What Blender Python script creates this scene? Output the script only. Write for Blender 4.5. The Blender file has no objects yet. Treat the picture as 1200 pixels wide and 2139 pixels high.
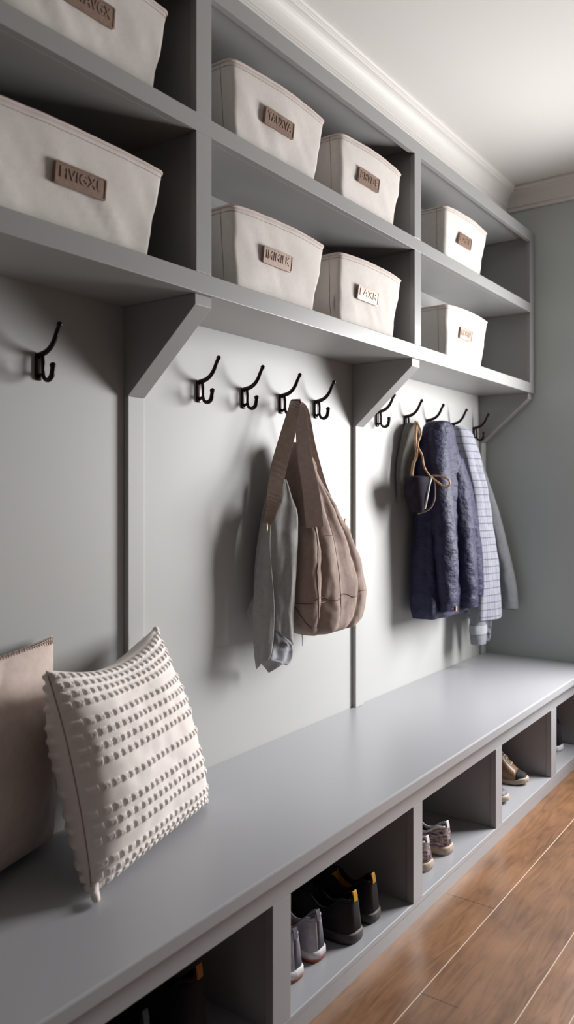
import bpy, bmesh, math, random
from mathutils import Vector, noise, Matrix
R = random.Random(7)
D = bpy.data
SC = bpy.context.scene
COL = SC.collection
pi = math.pi

# ------------------------------------------------------------------ camera
CX, CZ = 1.6064, 1.30
YAW = math.atan(1200 / 1661)
cam = D.cameras.new('camera'); camo = D.objects.new('camera', cam); COL.objects.link(camo)
camo.location = (CX, 0, CZ); camo.rotation_euler = (pi / 2, 0, YAW)
cam.sensor_fit = 'VERTICAL'; cam.sensor_height = 36; cam.sensor_width = 24
cam.lens = 36 * 1661 / 2139
cam.shift_y = -(1069.5 - 1030) / 2139
cam.clip_start = .02
cam.dof.use_dof = True; cam.dof.focus_distance = 2.45; cam.dof.aperture_fstop = 3.2
SC.camera = camo

# ------------------------------------------------------------------ light
SC.view_settings.view_transform = 'Standard'; SC.view_settings.look = 'None'
SC.view_settings.gamma = 1; SC.view_settings.use_curve_mapping = False
SC.view_settings.exposure = 0.0
w = D.worlds.new('world'); SC.world = w; w.use_nodes = True
w.node_tree.nodes['Background'].inputs[0].default_value = (.75, .86, 1, 1)
w.node_tree.nodes['Background'].inputs[1].default_value = .6

def area(name, loc, target, sx, sy, power, col):
    l = D.lights.new(name, 'AREA'); l.shape = 'RECTANGLE'; l.size = sx; l.size_y = sy
    l.energy = power; l.color = col
    o = D.objects.new(name, l); COL.objects.link(o); o.location = loc
    d = Vector(target) - Vector(loc)
    o.rotation_euler = d.to_track_quat('-Z', 'Y').to_euler()
    return o
key = area('window_daylight', (1.34, 4.22, 1.52), (.35, 2.7, .85), .95, 1.25, 138, (1, .985, .975))
key.data.spread = 2.9
area('rear_fill_light', (2.33, .1, 1.3), (.3, 1.9, .9), 1.3, 1.3, .5, (1, .86, .78))  # weak fill lamp added behind the camera; no window is built there

# ------------------------------------------------------------------ materials
def nt(name):
    m = D.materials.new(name); m.use_nodes = True
    return m, m.node_tree, m.node_tree.nodes['Principled BSDF']

def mat(name, col, rough=.5, metal=0, bump=None, var=None, spec=None, sheen=0, coat=0):
    """bump=(scale,strength,dist), var=(scale,amount)"""
    m, t, b = nt(name); L = t.links
    b.inputs['Base Color'].default_value = (*col, 1); b.inputs['Roughness'].default_value = rough
    b.inputs['Metallic'].default_value = metal
    if spec is not None: b.inputs['Specular IOR Level'].default_value = spec
    if sheen: b.inputs['Sheen Weight'].default_value = sheen
    if coat: b.inputs['Coat Weight'].default_value = coat
    tc = t.nodes.new('ShaderNodeTexCoord')
    if var:
        n = t.nodes.new('ShaderNodeTexNoise'); n.inputs['Scale'].default_value = var[0]; n.inputs['Detail'].default_value = 4
        L.new(tc.outputs['Object'], n.inputs['Vector'])
        r = t.nodes.new('ShaderNodeValToRGB')
        a = var[1]
        r.color_ramp.elements[0].position = .3; r.color_ramp.elements[1].position = .7
        r.color_ramp.elements[0].color = tuple(c * (1 - a) for c in col) + (1,)
        r.color_ramp.elements[1].color = tuple(min(1, c * (1 + a)) for c in col) + (1,)
        L.new(n.outputs['Fac'], r.inputs['Fac']); L.new(r.outputs['Color'], b.inputs['Base Color'])
    if bump:
        n = t.nodes.new('ShaderNodeTexNoise'); n.inputs['Scale'].default_value = bump[0]; n.inputs['Detail'].default_value = 3
        L.new(tc.outputs['Object'], n.inputs['Vector'])
        bp = t.nodes.new('ShaderNodeBump'); bp.inputs['Strength'].default_value = bump[1]; bp.inputs['Distance'].default_value = bump[2]
        L.new(n.outputs['Fac'], bp.inputs['Height']); L.new(bp.outputs['Normal'], b.inputs['Normal'])
    return m

def weave_mat(name, col, col2, scale=900, rough=.9, line=None):
    """woven cloth: crossing fine waves; line=(spacing, colour, width) adds a check"""
    m, t, b = nt(name); L = t.links
    b.inputs['Roughness'].default_value = rough; b.inputs['Sheen Weight'].default_value = .25
    b.inputs['Specular IOR Level'].default_value = .2
    tc = t.nodes.new('ShaderNodeTexCoord')
    n = t.nodes.new('ShaderNodeTexNoise'); n.inputs['Scale'].default_value = 60; n.inputs['Detail'].default_value = 6; n.inputs['Roughness'].default_value = .7
    L.new(tc.outputs['Object'], n.inputs['Vector'])
    r = t.nodes.new('ShaderNodeValToRGB'); r.color_ramp.elements[0].position = .35; r.color_ramp.elements[1].position = .65
    r.color_ramp.elements[0].color = (*col, 1); r.color_ramp.elements[1].color = (*col2, 1)
    L.new(n.outputs['Fac'], r.inputs['Fac'])
    out = r.outputs['Color']
    w1 = t.nodes.new('ShaderNodeTexWave'); w1.bands_direction = 'Z'; w1.inputs['Scale'].default_value = scale / 6.28
    w2 = t.nodes.new('ShaderNodeTexWave'); w2.bands_direction = 'Y'; w2.inputs['Scale'].default_value = scale / 6.28
    L.new(tc.outputs['Object'], w1.inputs['Vector']); L.new(tc.outputs['Object'], w2.inputs['Vector'])
    ad = t.nodes.new('ShaderNodeMath'); ad.operation = 'ADD'
    L.new(w1.outputs['Fac'], ad.inputs[0]); L.new(w2.outputs['Fac'], ad.inputs[1])
    bp = t.nodes.new('ShaderNodeBump'); bp.inputs['Strength'].default_value = .35; bp.inputs['Distance'].default_value = .0006
    L.new(ad.outputs[0], bp.inputs['Height']); L.new(bp.outputs['Normal'], b.inputs['Normal'])
    if line:
        sp, lc, lw = line
        uv = t.nodes.new('ShaderNodeUVMap'); sep = t.nodes.new('ShaderNodeSeparateXYZ'); L.new(uv.outputs[0], sep.inputs[0])
        masks = []
        for ax in (0, 1):
            md = t.nodes.new('ShaderNodeMath'); md.operation = 'PINGPONG'; md.inputs[1].default_value = sp / 2
            L.new(sep.outputs[ax], md.inputs[0])
            lt = t.nodes.new('ShaderNodeMath'); lt.operation = 'LESS_THAN'; lt.inputs[1].default_value = lw
            L.new(md.outputs[0], lt.inputs[0]); masks.append(lt)
        mx = t.nodes.new('ShaderNodeMath'); mx.operation = 'MAXIMUM'
        L.new(masks[0].outputs[0], mx.inputs[0]); L.new(masks[1].outputs[0], mx.inputs[1])
        mc = t.nodes.new('ShaderNodeMix'); mc.data_type = 'RGBA'; mc.inputs['B'].default_value = (*lc, 1)
        L.new(mx.outputs[0], mc.inputs['Factor']); L.new(out, mc.inputs['A']); out = mc.outputs['Result']
    L.new(out, b.inputs['Base Color'])
    return m

M = {}
M['bench'] = mat('bench_paint', (.345, .35, .372), .32, bump=(220, .05, .0006))  # cool tint puts bluish sky light into the grey paint colour
M['cabinet'] = mat('cabinet_paint', (.30, .302, .298), .36, bump=(220, .05, .0006))
M['wall'] = mat('wall_paint', (.42, .425, .418), .55, bump=(300, .06, .0006), var=(3, .012))
M['farwall'] = mat('far_wall_paint', (.44, .48, .47), .6, bump=(300, .06, .0006), var=(3, .012))
M['dimwall'] = mat('low_bounce_wall_paint', (.13, .125, .12), .7, bump=(300, .06, .0006), var=(3, .012))  # unseen walls, made dark to cut bounce light into the cubbies
M['ceiling'] = mat('ceiling_paint', (.66, .65, .63), .8, bump=(200, .05, .0006))
M['trim'] = mat('trim_paint', (.69, .665, .64), .55, bump=(150, .03, .0005))
M['canvas'] = weave_mat('canvas', (.66, .615, .58), (.70, .66, .625), 2600)
M['binding'] = weave_mat('binding_tape', (.66, .54, .50), (.70, .59, .55), 2600)
M['bronze'] = mat('label_bronze', (.26, .175, .135), .38, metal=.25, bump=(700, .12, .0004), var=(90, .15))
M['iron'] = mat('oiled_bronze_iron', (.018, .012, .012), .28, metal=.7, bump=(300, .1, .0004))
M['taupe'] = weave_mat('taupe_canvas', (.27, .195, .165), (.33, .245, .21), 2400)
M['strap'] = weave_mat('brown_webbing', (.17, .115, .09), (.22, .155, .12), 3000)
M['seam'] = mat('seam_thread', (.10, .06, .045), .8, var=(200, .2))
M['brass'] = mat('brass_ring', (.55, .38, .2), .35, metal=.9, var=(40, .1))
M['linen'] = weave_mat('grey_linen', (.29, .29, .285), (.35, .35, .345), 2200)
M['linen_light'] = weave_mat('pale_linen', (.32, .33, .37), (.38, .39, .43), 2200)
M['check'] = weave_mat('grey_check', (.27, .28, .33), (.35, .36, .41), 2200, line=(.034, (.12, .13, .19), .0022))
M['greyjacket'] = weave_mat('grey_cotton', (.19, .2, .22), (.24, .25, .27), 2200)
M['pouch'] = mat('pouch_cloth', (.022, .018, .027), .9, spec=.1, bump=(400, .3, .0008), var=(30, .3))
M['olive'] = weave_mat('olive_cloth', (.10, .095, .085), (.14, .13, .115), 2200)
M['rope'] = mat('tan_cord', (.42, .25, .13), .6, bump=(500, .5, .001), var=(60, .35))
M['palepiping'] = mat('pale_piping', (.5, .52, .5), .5, var=(40, .1))
M['pillow'] = weave_mat('cream_cotton', (.80, .735, .70), (.84, .775, .74), 1700)
M['tuft'] = mat('cream_chenille', (.76, .69, .65), .95, bump=(420, .7, .002), var=(90, .05), sheen=.3)
M['pinkpillow'] = weave_mat('dusty_pink_linen', (.56, .455, .405), (.62, .51, .455), 1500)
M['stitch'] = mat('brown_stitch', (.36, .25, .2), .9, var=(90, .2))
M['glass'] = None

def navy():
    m, t, b = nt('navy_quilted'); L = t.links
    b.inputs['Roughness'].default_value = .62; b.inputs['Sheen Weight'].default_value = .03; b.inputs['Specular IOR Level'].default_value = .3
    tc = t.nodes.new('ShaderNodeTexCoord')
    n = t.nodes.new('ShaderNodeTexNoise'); n.inputs['Scale'].default_value = 14; n.inputs['Detail'].default_value = 5
    mp = t.nodes.new('ShaderNodeMapping'); mp.inputs['Scale'].default_value = (1, 1, 1.6)
    L.new(tc.outputs['Object'], mp.inputs[0]); L.new(mp.outputs[0], n.inputs['Vector'])
    r = t.nodes.new('ShaderNodeValToRGB')
    r.color_ramp.elements[0].color = (.010, .010, .036, 1); r.color_ramp.elements[1].color = (.024, .024, .066, 1)
    L.new(n.outputs['Fac'], r.inputs['Fac']); L.new(r.outputs[0], b.inputs['Base Color'])
    bp = t.nodes.new('ShaderNodeBump'); bp.inputs['Strength'].default_value = .9; bp.inputs['Distance'].default_value = .022
    L.new(n.outputs['Fac'], bp.inputs['Height']); L.new(bp.outputs[0], b.inputs['Normal'])
    return m
M['navy'] = navy()

def floor_mat():
    m, t, b = nt('oak_boards'); L = t.links; N = t.nodes
    tc = N.new('ShaderNodeTexCoord'); sep = N.new('ShaderNodeSeparateXYZ'); L.new(tc.outputs['Object'], sep.inputs[0])
    def mth(op, a, bb=None, cl=False):
        k = N.new('ShaderNodeMath'); k.operation = op; k.use_clamp = cl
        for i, v in enumerate((a, bb)):
            if v is None: continue
            if isinstance(v, (int, float)): k.inputs[i].default_value = v
            else: L.new(v, k.inputs[i])
        return k.outputs[0]
    X, Y = sep.outputs[0], sep.outputs[1]
    idx = mth('FLOOR', mth('DIVIDE', mth('SUBTRACT', X, .463), .235))
    # grain: stretched along Y, shifted per board
    cmb = N.new('ShaderNodeCombineXYZ')
    L.new(mth('MULTIPLY', X, 30.0), cmb.inputs[0])
    L.new(mth('ADD', mth('MULTIPLY', Y, 3.2), mth('MULTIPLY', idx, 7.3)), cmb.inputs[1])
    n1 = N.new('ShaderNodeTexNoise'); n1.inputs['Scale'].default_value = 1.2; n1.inputs['Detail'].default_value = 7; n1.inputs['Roughness'].default_value = .62; n1.inputs['Distortion'].default_value = 2.2
    L.new(cmb.outputs[0], n1.inputs['Vector'])
    n2 = N.new('ShaderNodeTexNoise'); n2.inputs['Scale'].default_value = 5; n2.inputs['Detail'].default_value = 4
    L.new(tc.outputs['Object'], n2.inputs['Vector'])
    r = N.new('ShaderNodeValToRGB'); e = r.color_ramp.elements
    e[0].position = .28; e[0].color = (.085, .040, .020, 1)
    e[1].position = .75; e[1].color = (.33, .165, .080, 1)
    k = e.new(.5); k.color = (.20, .098, .047, 1)
    fac = mth('ADD', mth('MULTIPLY', n1.outputs['Fac'], .5), mth('MULTIPLY', n2.outputs['Fac'], .5))
    L.new(fac, r.inputs['Fac'])
    wn = N.new('ShaderNodeTexWhiteNoise'); wn.noise_dimensions = '1D'; L.new(idx, wn.inputs['W'])
    hs = N.new('ShaderNodeHueSaturation'); L.new(r.outputs[0], hs.inputs['Color'])
    L.new(mth('ADD', .88, mth('MULTIPLY', wn.outputs['Value'], .24)), hs.inputs['Value'])
    # long joints (pale, bevel highlight put into the colour) and butt joints (dark)
    masks = None
    for xj in (.698, .933, 1.0395, 1.30, 1.54, 1.78, 2.0):
        q = mth('LESS_THAN', mth('ABSOLUTE', mth('SUBTRACT', X, xj)), .0016)
        masks = q if masks is None else mth('MAXIMUM', masks, q)
    dark = None
    for (yj, xa, xb) in ((2.345, .463, .698), (1.84, .698, .80), (3.35, .698, .933), (1.2, .933, 1.17), (.9, .463, .698)):
        q = mth('LESS_THAN', mth('ABSOLUTE', mth('SUBTRACT', Y, yj)), .0016)
        q = mth('MULTIPLY', q, mth('MULTIPLY', mth('GREATER_THAN', X, xa), mth('LESS_THAN', X, xb)))
        dark = q if dark is None else mth('MAXIMUM', dark, q)
    mx = N.new('ShaderNodeMix'); mx.data_type = 'RGBA'; L.new(masks, mx.inputs['Factor']); L.new(hs.outputs[0], mx.inputs['A']); mx.inputs['B'].default_value = (.55, .42, .33, 1)
    m2 = N.new('ShaderNodeMix'); m2.data_type = 'RGBA'; L.new(dark, m2.inputs['Factor']); L.new(mx.outputs['Result'], m2.inputs['A']); m2.inputs['B'].default_value = (.05, .025, .015, 1)
    L.new(m2.outputs['Result'], b.inputs['Base Color'])
    b.inputs['Roughness'].default_value = .34
    rr = mth('ADD', .3, mth('MULTIPLY', n1.outputs['Fac'], .16)); L.new(rr, b.inputs['Roughness'])
    bp = N.new('ShaderNodeBump'); bp.inputs['Strength'].default_value = .12; bp.inputs['Distance'].default_value = .002
    L.new(n1.outputs['Fac'], bp.inputs['Height']); L.new(bp.outputs[0], b.inputs['Normal'])
    return m
M['floor'] = floor_mat()

def glass_mat():
    m, t, b = nt('pane_glass'); L = t.links
    tr = t.nodes.new('ShaderNodeBsdfTransparent'); gl = t.nodes.new('ShaderNodeBsdfGlossy'); gl.inputs['Roughness'].default_value = .02
    mx = t.nodes.new('ShaderNodeMixShader'); mx.inputs[0].default_value = .06
    L.new(tr.outputs[0], mx.inputs[1]); L.new(gl.outputs[0], mx.inputs[2])
    L.new(mx.outputs[0], t.nodes['Material Output'].inputs[0])
    return m
M['glass'] = glass_mat()

# ------------------------------------------------------------------ mesh helpers
def link(o, parent=None):
    COL.objects.link(o)
    if parent is not None: o.parent = parent
    return o

def mesh(name, V, F, m, parent=None, smooth=True, sub=0, solid=0, uvs=None, bev=0):
    me = D.meshes.new(name); me.from_pydata([tuple(v) for v in V], [], F); me.update()
    if uvs:
        ul = me.uv_layers.new(name='UVMap')
        for l in me.loops: ul.data[l.index].uv = uvs[l.vertex_index]
    bm = bmesh.new(); bm.from_mesh(me); bmesh.ops.recalc_face_normals(bm, faces=bm.faces); bm.to_mesh(me); bm.free()
    me.materials.append(m)
    for p in me.polygons: p.use_smooth = smooth
    o = link(D.objects.new(name, me), parent)
    if solid:
        s = o.modifiers.new('thickness', 'SOLIDIFY'); s.thickness = solid; s.offset = 0
    if bev:
        s = o.modifiers.new('bevel', 'BEVEL'); s.width = bev; s.segments = 2; s.limit_method = 'ANGLE'; s.angle_limit = .6
    if sub:
        s = o.modifiers.new('sub', 'SUBSURF'); s.levels = sub; s.render_levels = sub
    return o

class MB:
    def __init__(s): s.V = []; s.F = []
    def add(s, V, F):
        b = len(s.V); s.V += [tuple(v) for v in V]; s.F += [tuple(i + b for i in f) for f in F]; return s
    def box(s, x0, x1, y0, y1, z0, z1):
        V = [(x, y, z) for x in (x0, x1) for y in (y0, y1) for z in (z0, z1)]
        return s.add(V, [(0, 1, 3, 2), (4, 6, 7, 5), (0, 4, 5, 1), (2, 3, 7, 6), (0, 2, 6, 4), (1, 5, 7, 3)])
    def prism(s, P, y0, y1):
        """polygon P in (x,z) swept from y0 to y1"""
        n = len(P); V = [(x, y0, z) for x, z in P] + [(x, y1, z) for x, z in P]
        return s.add(V, [tuple(range(n)), tuple(range(2 * n - 1, n - 1, -1))] + [(i, (i + 1) % n, n + (i + 1) % n, n + i) for i in range(n)])
    def tube(s, P, r, n=10, cap=True):
        P = [Vector(p) for p in P]; k = len(P)
        rs = r if isinstance(r, (list, tuple)) else [r] * k
        V = []; up = None
        for i, p in enumerate(P):
            t = (P[min(i + 1, k - 1)] - P[max(i - 1, 0)]).normalized()
            if up is None:
                a = Vector((0, 1, 0)) if abs(t.y) < .9 else Vector((1, 0, 0)); up = (a - t * a.dot(t)).normalized()
            else: up = (up - t * up.dot(t)).normalized()
            sd = t.cross(up)
            for j in range(n):
                an = 2 * pi * j / n
                V.append(p + (up * math.cos(an) + sd * math.sin(an)) * rs[i])
        F = [(i * n + j, i * n + (j + 1) % n, (i + 1) * n + (j + 1) % n, (i + 1) * n + j) for i in range(k - 1) for j in range(n)]
        if cap: F += [tuple(range(n)), tuple(range((k - 1) * n, k * n))]
        return s.add(V, F)
    def ball(s, c, r, n=10, sz=1):
        V = []; F = []
        m = n // 2
        for i in range(1, m):
            a = pi * i / m
            for j in range(n):
                b = 2 * pi * j / n; V.append((c[0] + r * math.sin(a) * math.cos(b), c[1] + r * math.sin(a) * math.sin(b), c[2] + sz * r * math.cos(a)))
        V += [(c[0], c[1], c[2] + r * sz), (c[0], c[1], c[2] - r * sz)]
        for i in range(m - 2):
            for j in range(n): F.append((i * n + j, i * n + (j + 1) % n, (i + 1) * n + (j + 1) % n, (i + 1) * n + j))
        t, b = len(V) - 2, len(V) - 1
        for j in range(n):
            F.append((t, j, (j + 1) % n)); F.append((b, (m - 2) * n + (j + 1) % n, (m - 2) * n + j))
        return s.add(V, F)
    def build(s, name, m, parent=None, **k): return mesh(name, s.V, s.F, m, parent, **k)

def spline(P, n=8):
    """Catmull-Rom through tuples of any length"""
    out = []; k = len(P)
    for i in range(k - 1):
        p0, p1, p2, p3 = P[max(i - 1, 0)], P[i], P[i + 1], P[min(i + 2, k - 1)]
        for j in range(n):
            t = j / n
            out.append(tuple(.5 * (2 * b + (c - a) * t + (2 * a - 5 * b + 4 * c - d) * t * t + (3 * b - a - 3 * c + d) * t ** 3) for a, b, c, d in zip(p0, p1, p2, p3)))
    out.append(tuple(P[-1])); return out

def grid_faces(nu, nv, closed=False):
    """nu rows, nv columns"""
    F = []
    for i in range(nu - 1):
        for j in range(nv if closed else nv - 1): F.append((i * nv + j, i * nv + (j + 1) % nv, (i + 1) * nv + (j + 1) % nv, (i + 1) * nv + j))
    return F

def tag(o, label=None, cat=None, group=None, kind=None):
    if label: o['label'] = label
    if cat: o['category'] = cat
    if group: o['group'] = group
    if kind: o['kind'] = kind
    return o

def thing(name, label, cat, loc=(0, 0, 0), rz=0, group=None):
    o = D.objects.new(name, None); o.empty_display_size = .05
    COL.objects.link(o); o.location = loc; o.rotation_euler = (0, 0, rz)
    return tag(o, label, cat, group)

def dup(root, loc, rz=None, label=None):
    def cp(o, p):
        c = o.copy(); COL.objects.link(c)
        if p is not None: c.parent = p
        for ch in list(o.children): cp(ch, c)
        return c
    r = cp(root, None); r.location = loc
    if rz is not None: r.rotation_euler = (0, 0, rz)
    if label: r['label'] = label
    return r

def sstep(a, b, x):
    t = max(0, min(1, (x - a) / (b - a))); return t * t * (3 - 2 * t)

# ------------------------------------------------------------------ setting
FZ = .028          # floor level
CEIL = 2.845
YE = 3.985         # far wall
XR = 2.45; YN = -1.6
def struct(name, mb, m, bev=0):
    o = mb.build(name, m, None, smooth=False, bev=bev); o['kind'] = 'structure'; return o
struct('floor', MB().box(-.1, XR + .1, YN - .1, YE + .1, FZ - .08, FZ), M['floor'])
struct('ceiling', MB().box(-.1, XR + .1, YN - .1, YE + .1, CEIL, CEIL + .08), M['ceiling'])
struct('wall_left', MB().box(-.1, 0, YN - .1, YE + .1, FZ, CEIL), M['wall'])
# far wall with a window opening right of the frame
wx0, wx1, wz0, wz1 = .78, 1.86, .75, 2.25
struct('wall_far', MB().box(-.1, wx0, YE, YE + .1, FZ, CEIL).box(wx1, XR + .1, YE, YE + .1, FZ, CEIL)
       .box(wx0, wx1, YE, YE + .1, FZ, wz0).box(wx0, wx1, YE, YE + .1, wz1, CEIL), M['farwall'])
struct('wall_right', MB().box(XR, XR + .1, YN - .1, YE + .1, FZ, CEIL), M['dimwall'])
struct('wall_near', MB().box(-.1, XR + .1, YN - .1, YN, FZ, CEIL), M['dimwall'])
wf = MB()
for a, b_, c, d in ((wx0 - .07, wx0 + .02, wz0 - .07, wz1 + .07), (wx1 - .02, wx1 + .07, wz0 - .07, wz1 + .07)): wf.box(a, b_, YE - .018, YE + .1, c, d)
wf.box(wx0 + .02, wx1 - .02, YE - .018, YE + .1, wz1 - .02, wz1 + .07).box(wx0 + .02, wx1 - .02, YE - .018, YE + .1, wz0 - .07, wz0 + .02)
win = struct('window_1', wf, M['trim'], bev=.003)
gp = MB().box(wx0 + .02, wx1 - .02, YE + .055, YE + .06, wz0 + .02, wz1 - .02).build('pane', M['glass'], win, smooth=False)

# soffit behind the crown moulding, crown mouldings
SOX = .12
struct('trim_1', MB().box(0, SOX, YN, YE, 2.606, CEIL), M['trim'])
def crown_profile():
    # (out from wall, z) — bead, fillet, cove, fillet, top
    z0 = 2.738; P = [(0, z0), (.010, z0), (.014, z0 + .004), (.014, z0 + .011), (.011, z0 + .014), (.011, z0 + .019), (.019, z0 + .020), (.020, z0 + .026)]
    for i in range(9):
        a = i / 8 * pi / 2
        P.append((.020 + .042 * (1 - math.cos(a)), z0 + .028 + .052 * math.sin(a)))
    P += [(.066, z0 + .082), (.066, z0 + .088), (.074, z0 + .090), (.078, z0 + .096), (.078, CEIL), (0, CEIL)]
    return P
CP = crown_profile()
def crown(name, p0, p1, nrm, m0, m1):
    """sweep the profile from p0 to p1; nrm is the way out of the wall; m0, m1 mitre the ends"""
    d = (Vector(p1) - Vector(p0)).normalized(); n = len(CP); V = []
    for q, mt in ((p0, m0), (p1, m1)):
        for o_, z in CP: 
            v = Vector(q) + Vector(nrm) * o_ + d * (mt * o_); V.append((v.x, v.y, z))
    F = [tuple(range(n)), tuple(range(2 * n - 1, n - 1, -1))] + [(i, (i + 1) % n, n + (i + 1) % n, n + i) for i in range(n)]
    return struct(name, MB().add(V, F), M['trim'], bev=.0015)
crown('trim_2', (SOX, YN, 0), (SOX, YE, 0), (1, 0, 0), 0, -1)
crown('trim_3', (SOX, YE, 0), (XR, YE, 0), (0, -1, 0), 1, 0)

# battens on the left wall, one under each bracket
BRY = (.285, 1.475, 2.658, 3.922)
BT = .016
for i, y in enumerate(BRY):
    struct('trim_%d' % (4 + i), MB().box(0, BT, y, y + .060, .467, 1.560), M['wall'], bev=.002)

# ------------------------------------------------------------------ bench
BF, BN = .532, .56
bench = thing('storage_bench', 'long grey painted built-in bench with open shoe cubbies below', 'bench', (0, 0, FZ))
def bpart(name, mb, parent=bench, bev=.0015, m='bench'):
    mb.V = [(x, y, z - FZ) for x, y, z in mb.V]
    return mb.build(name, M[m], parent, smooth=False, bev=bev)
bpart('bench_top', MB().box(0, BN, -.6, YE, .433, .467), bev=.0045)
stiles = [(-.47, -.40), (.18, .25), (.79, .855), (1.432, 1.503), (2.126, 2.187), (2.782, 2.844), (3.418, 3.490), (3.93, YE)]
bpart('top_rail', MB().box(BF - .022, BF, -.6, YE, .370, .433))
bpart('bottom_rail', MB().box(BF - .022, BF, -.6, YE, FZ, .066), bev=0)
bpart('cubby_floor', MB().box(.02, BF, -.6, YE, .066, .083), bev=.003)
bpart('back_panel', MB().box(.004, .02, -.6, YE, FZ, .433))
for a, b_ in stiles:
    bpart('stile', MB().box(BF - .022, BF, a, b_, .083, .370))
    bpart('divider', MB().box(.02, BF - .022, a + .004, b_ - .004, .083, .433))

# ------------------------------------------------------------------ upper shelving
UF = .27
YS = .28
upper = thing('wall_shelf_unit', 'grey painted wall cubbies in two tiers above the coat hooks', 'shelves', (0, 0, 1.80))
def upart(name, mb, bev=.0015):
    mb.V = [(x, y, z - 1.80) for x, y, z in mb.V]
    return mb.build(name, M['cabinet'], upper, smooth=False, bev=bev)
Y1 = YE - .006
upart('bottom_shelf', MB().box(0, UF, YS, Y1, 1.80, 1.851), bev=.002)
upart('middle_shelf', MB().box(.012, UF - .02, YS, Y1, 2.200, 2.245))
upart('middle_rail', MB().box(UF - .02, UF, YS, Y1, 2.200, 2.245), bev=.0005)
upart('top_panel', MB().box(.012, UF - .02, YS, Y1, 2.575, 2.605))
upart('top_rail', MB().box(UF - .02, UF, YS, Y1, 2.556, 2.606))
upart('back_panel', MB().box(0, .012, YS, Y1, 1.851, 2.605))
US = [(.28, .335), (1.465, 1.523), (2.655, 2.709), (3.918, Y1)]
for a, b_ in US:
    for z0, z1 in ((1.851, 2.200), (2.245, 2.556)):
        upart('stile', MB().box(UF - .02, UF, a, b_, z0, z1))
        upart('divider', MB().box(.012, UF - .02, a + .004, b_ - (.004 if b_ < 3.9 else 0), z0, z1 + (.0 if z0 < 2 else .019)))
for y in BRY:
    P = [(0, 1.80), (.258, 1.80), (.258, 1.772), (BT, 1.560), (0, 1.560)]
    upart('bracket', MB().prism(P, y - .001, y + .0615), bev=.0015)

# ------------------------------------------------------------------ coat hooks
def make_hook():
    h = thing('coat_hook', 'x', 'coat hook', (0, 0, 1.60), group='iron coat hooks on the wall')
    p = MB()
    P = [(-.0105, .030), (-.008, .036), (.008, .036), (.0105, .030), (.0105, -.022), (.006, -.030), (-.006, -.030), (-.0105, -.022)]
    n = len(P); V = [(0, a, b) for a, b in P] + [(.0065, a * .9, b * .96) for a, b in P]
    p.add(V, [tuple(range(n)), tuple(range(2 * n - 1, n - 1, -1))] + [(i, (i + 1) % n, n + (i + 1) % n, n + i) for i in range(n)])
    p.ball((.0065, 0, .026), .0035, 8); p.ball((.0065, 0, -.022), .0035, 8)
    p.build('backplate', M['iron'], h, bev=.0012)
    a = spline([(.004, 0, .031), (.018, 0, .0335), (.034, 0, .038), (.050, 0, .048), (.063, 0, .064), (.071, 0, .080), (.079, 0, .094)], 5)
    k = len(a); rs = [.0074 - .0024 * i / k for i in range(k)]
    t = MB().tube(a, rs, 10); t.ball((.0805, 0, .096), .0072, 12); t.build('upper_arm', M['iron'], h)
    b = spline([(.016, 0, .032), (.0195, 0, .010), (.0195, 0, -.012), (.024, 0, -.026), (.038, 0, -.031), (.051, 0, -.023), (.056, 0, -.006), (.056, 0, .000)], 5)
    t = MB().tube(b, [.0044 + .0022 * sstep(.3, .7, i / len(b)) for i in range(len(b))], 10); t.ball((.056, 0, .002), .0078, 12)
    t.tube([(.004, 0, -.020), (.012, 0, -.017), (.0195, 0, -.014)], [.005, .0045, .004], 8)
    t.build('lower_prong', M['iron'], h)
    return h
HK = [(1.200, 'black coat hook alone in the left bay, left of the first bracket'),
      (1.770, 'empty black coat hook just right of the first bracket'),
      (1.982, 'empty black coat hook, second from left in the middle bay'),
      (2.186, 'black coat hook carrying the taupe bag'),
      (2.398, 'empty black coat hook between the taupe bag and the second bracket'),
      (2.852, 'empty black coat hook just right of the second bracket'),
      (3.098, 'black coat hook holding the tan cord and dark pouch'),
      (3.315, 'black coat hook with the navy quilted coat on it'),
      (3.575, 'black coat hook with the grey checked shirt on it'),
      (3.848, 'empty black coat hook nearest the far corner')]
hk0 = make_hook(); hk0.location.y = HK[0][0]; hk0['label'] = HK[0][1]
for y, lb in HK[1:]: dup(hk0, (0, y, 1.60), label=lb)

# ------------------------------------------------------------------ canvas bins
def text_mesh(s, size, extrude):
    c = D.curves.new('t', 'FONT'); c.body = s; c.size = size; c.extrude = extrude; c.align_x = 'CENTER'; c.align_y = 'CENTER'
    c.offset = .0004; c.resolution_u = 3
    o = D.objects.new('t', c); COL.objects.link(o)
    dg = bpy.context.evaluated_depsgraph_get(); dg.update()
    me = D.meshes.new_from_object(o.evaluated_get(dg)); D.objects.remove(o); D.curves.remove(c)
    return me

def rrect(hx, hy, r, n=6, bow=0, side=10):
    """rounded rectangle ring, x = depth, y = width; starts at the +x side"""
    pts = []
    def seg(a, b, k):
        for i in range(k): pts.append((a[0] + (b[0] - a[0]) * i / k, a[1] + (b[1] - a[1]) * i / k))
    def arc(cx, cy, a0):
        for i in range(n): a = a0 + (pi / 2) * i / n; pts.append((cx + r * math.cos(a), cy + r * math.sin(a)))
    seg((hx, -hy + r), (hx, hy - r), side * 2); arc(hx - r, hy - r, 0)
    seg((hx - r, hy), (-hx + r, hy), side); arc(-hx + r, hy - r, pi / 2)
    seg((-hx, hy - r), (-hx, -hy + r), side * 2); arc(-hx + r, -hy + r, pi)
    seg((-hx + r, -hy), (hx - r, -hy), side); arc(hx - r, -hy + r, 1.5 * pi)
    return [(x + (bow * (1 - (y / hy) ** 2) if x > 0 else -0 * bow), y) for x, y in pts]

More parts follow.
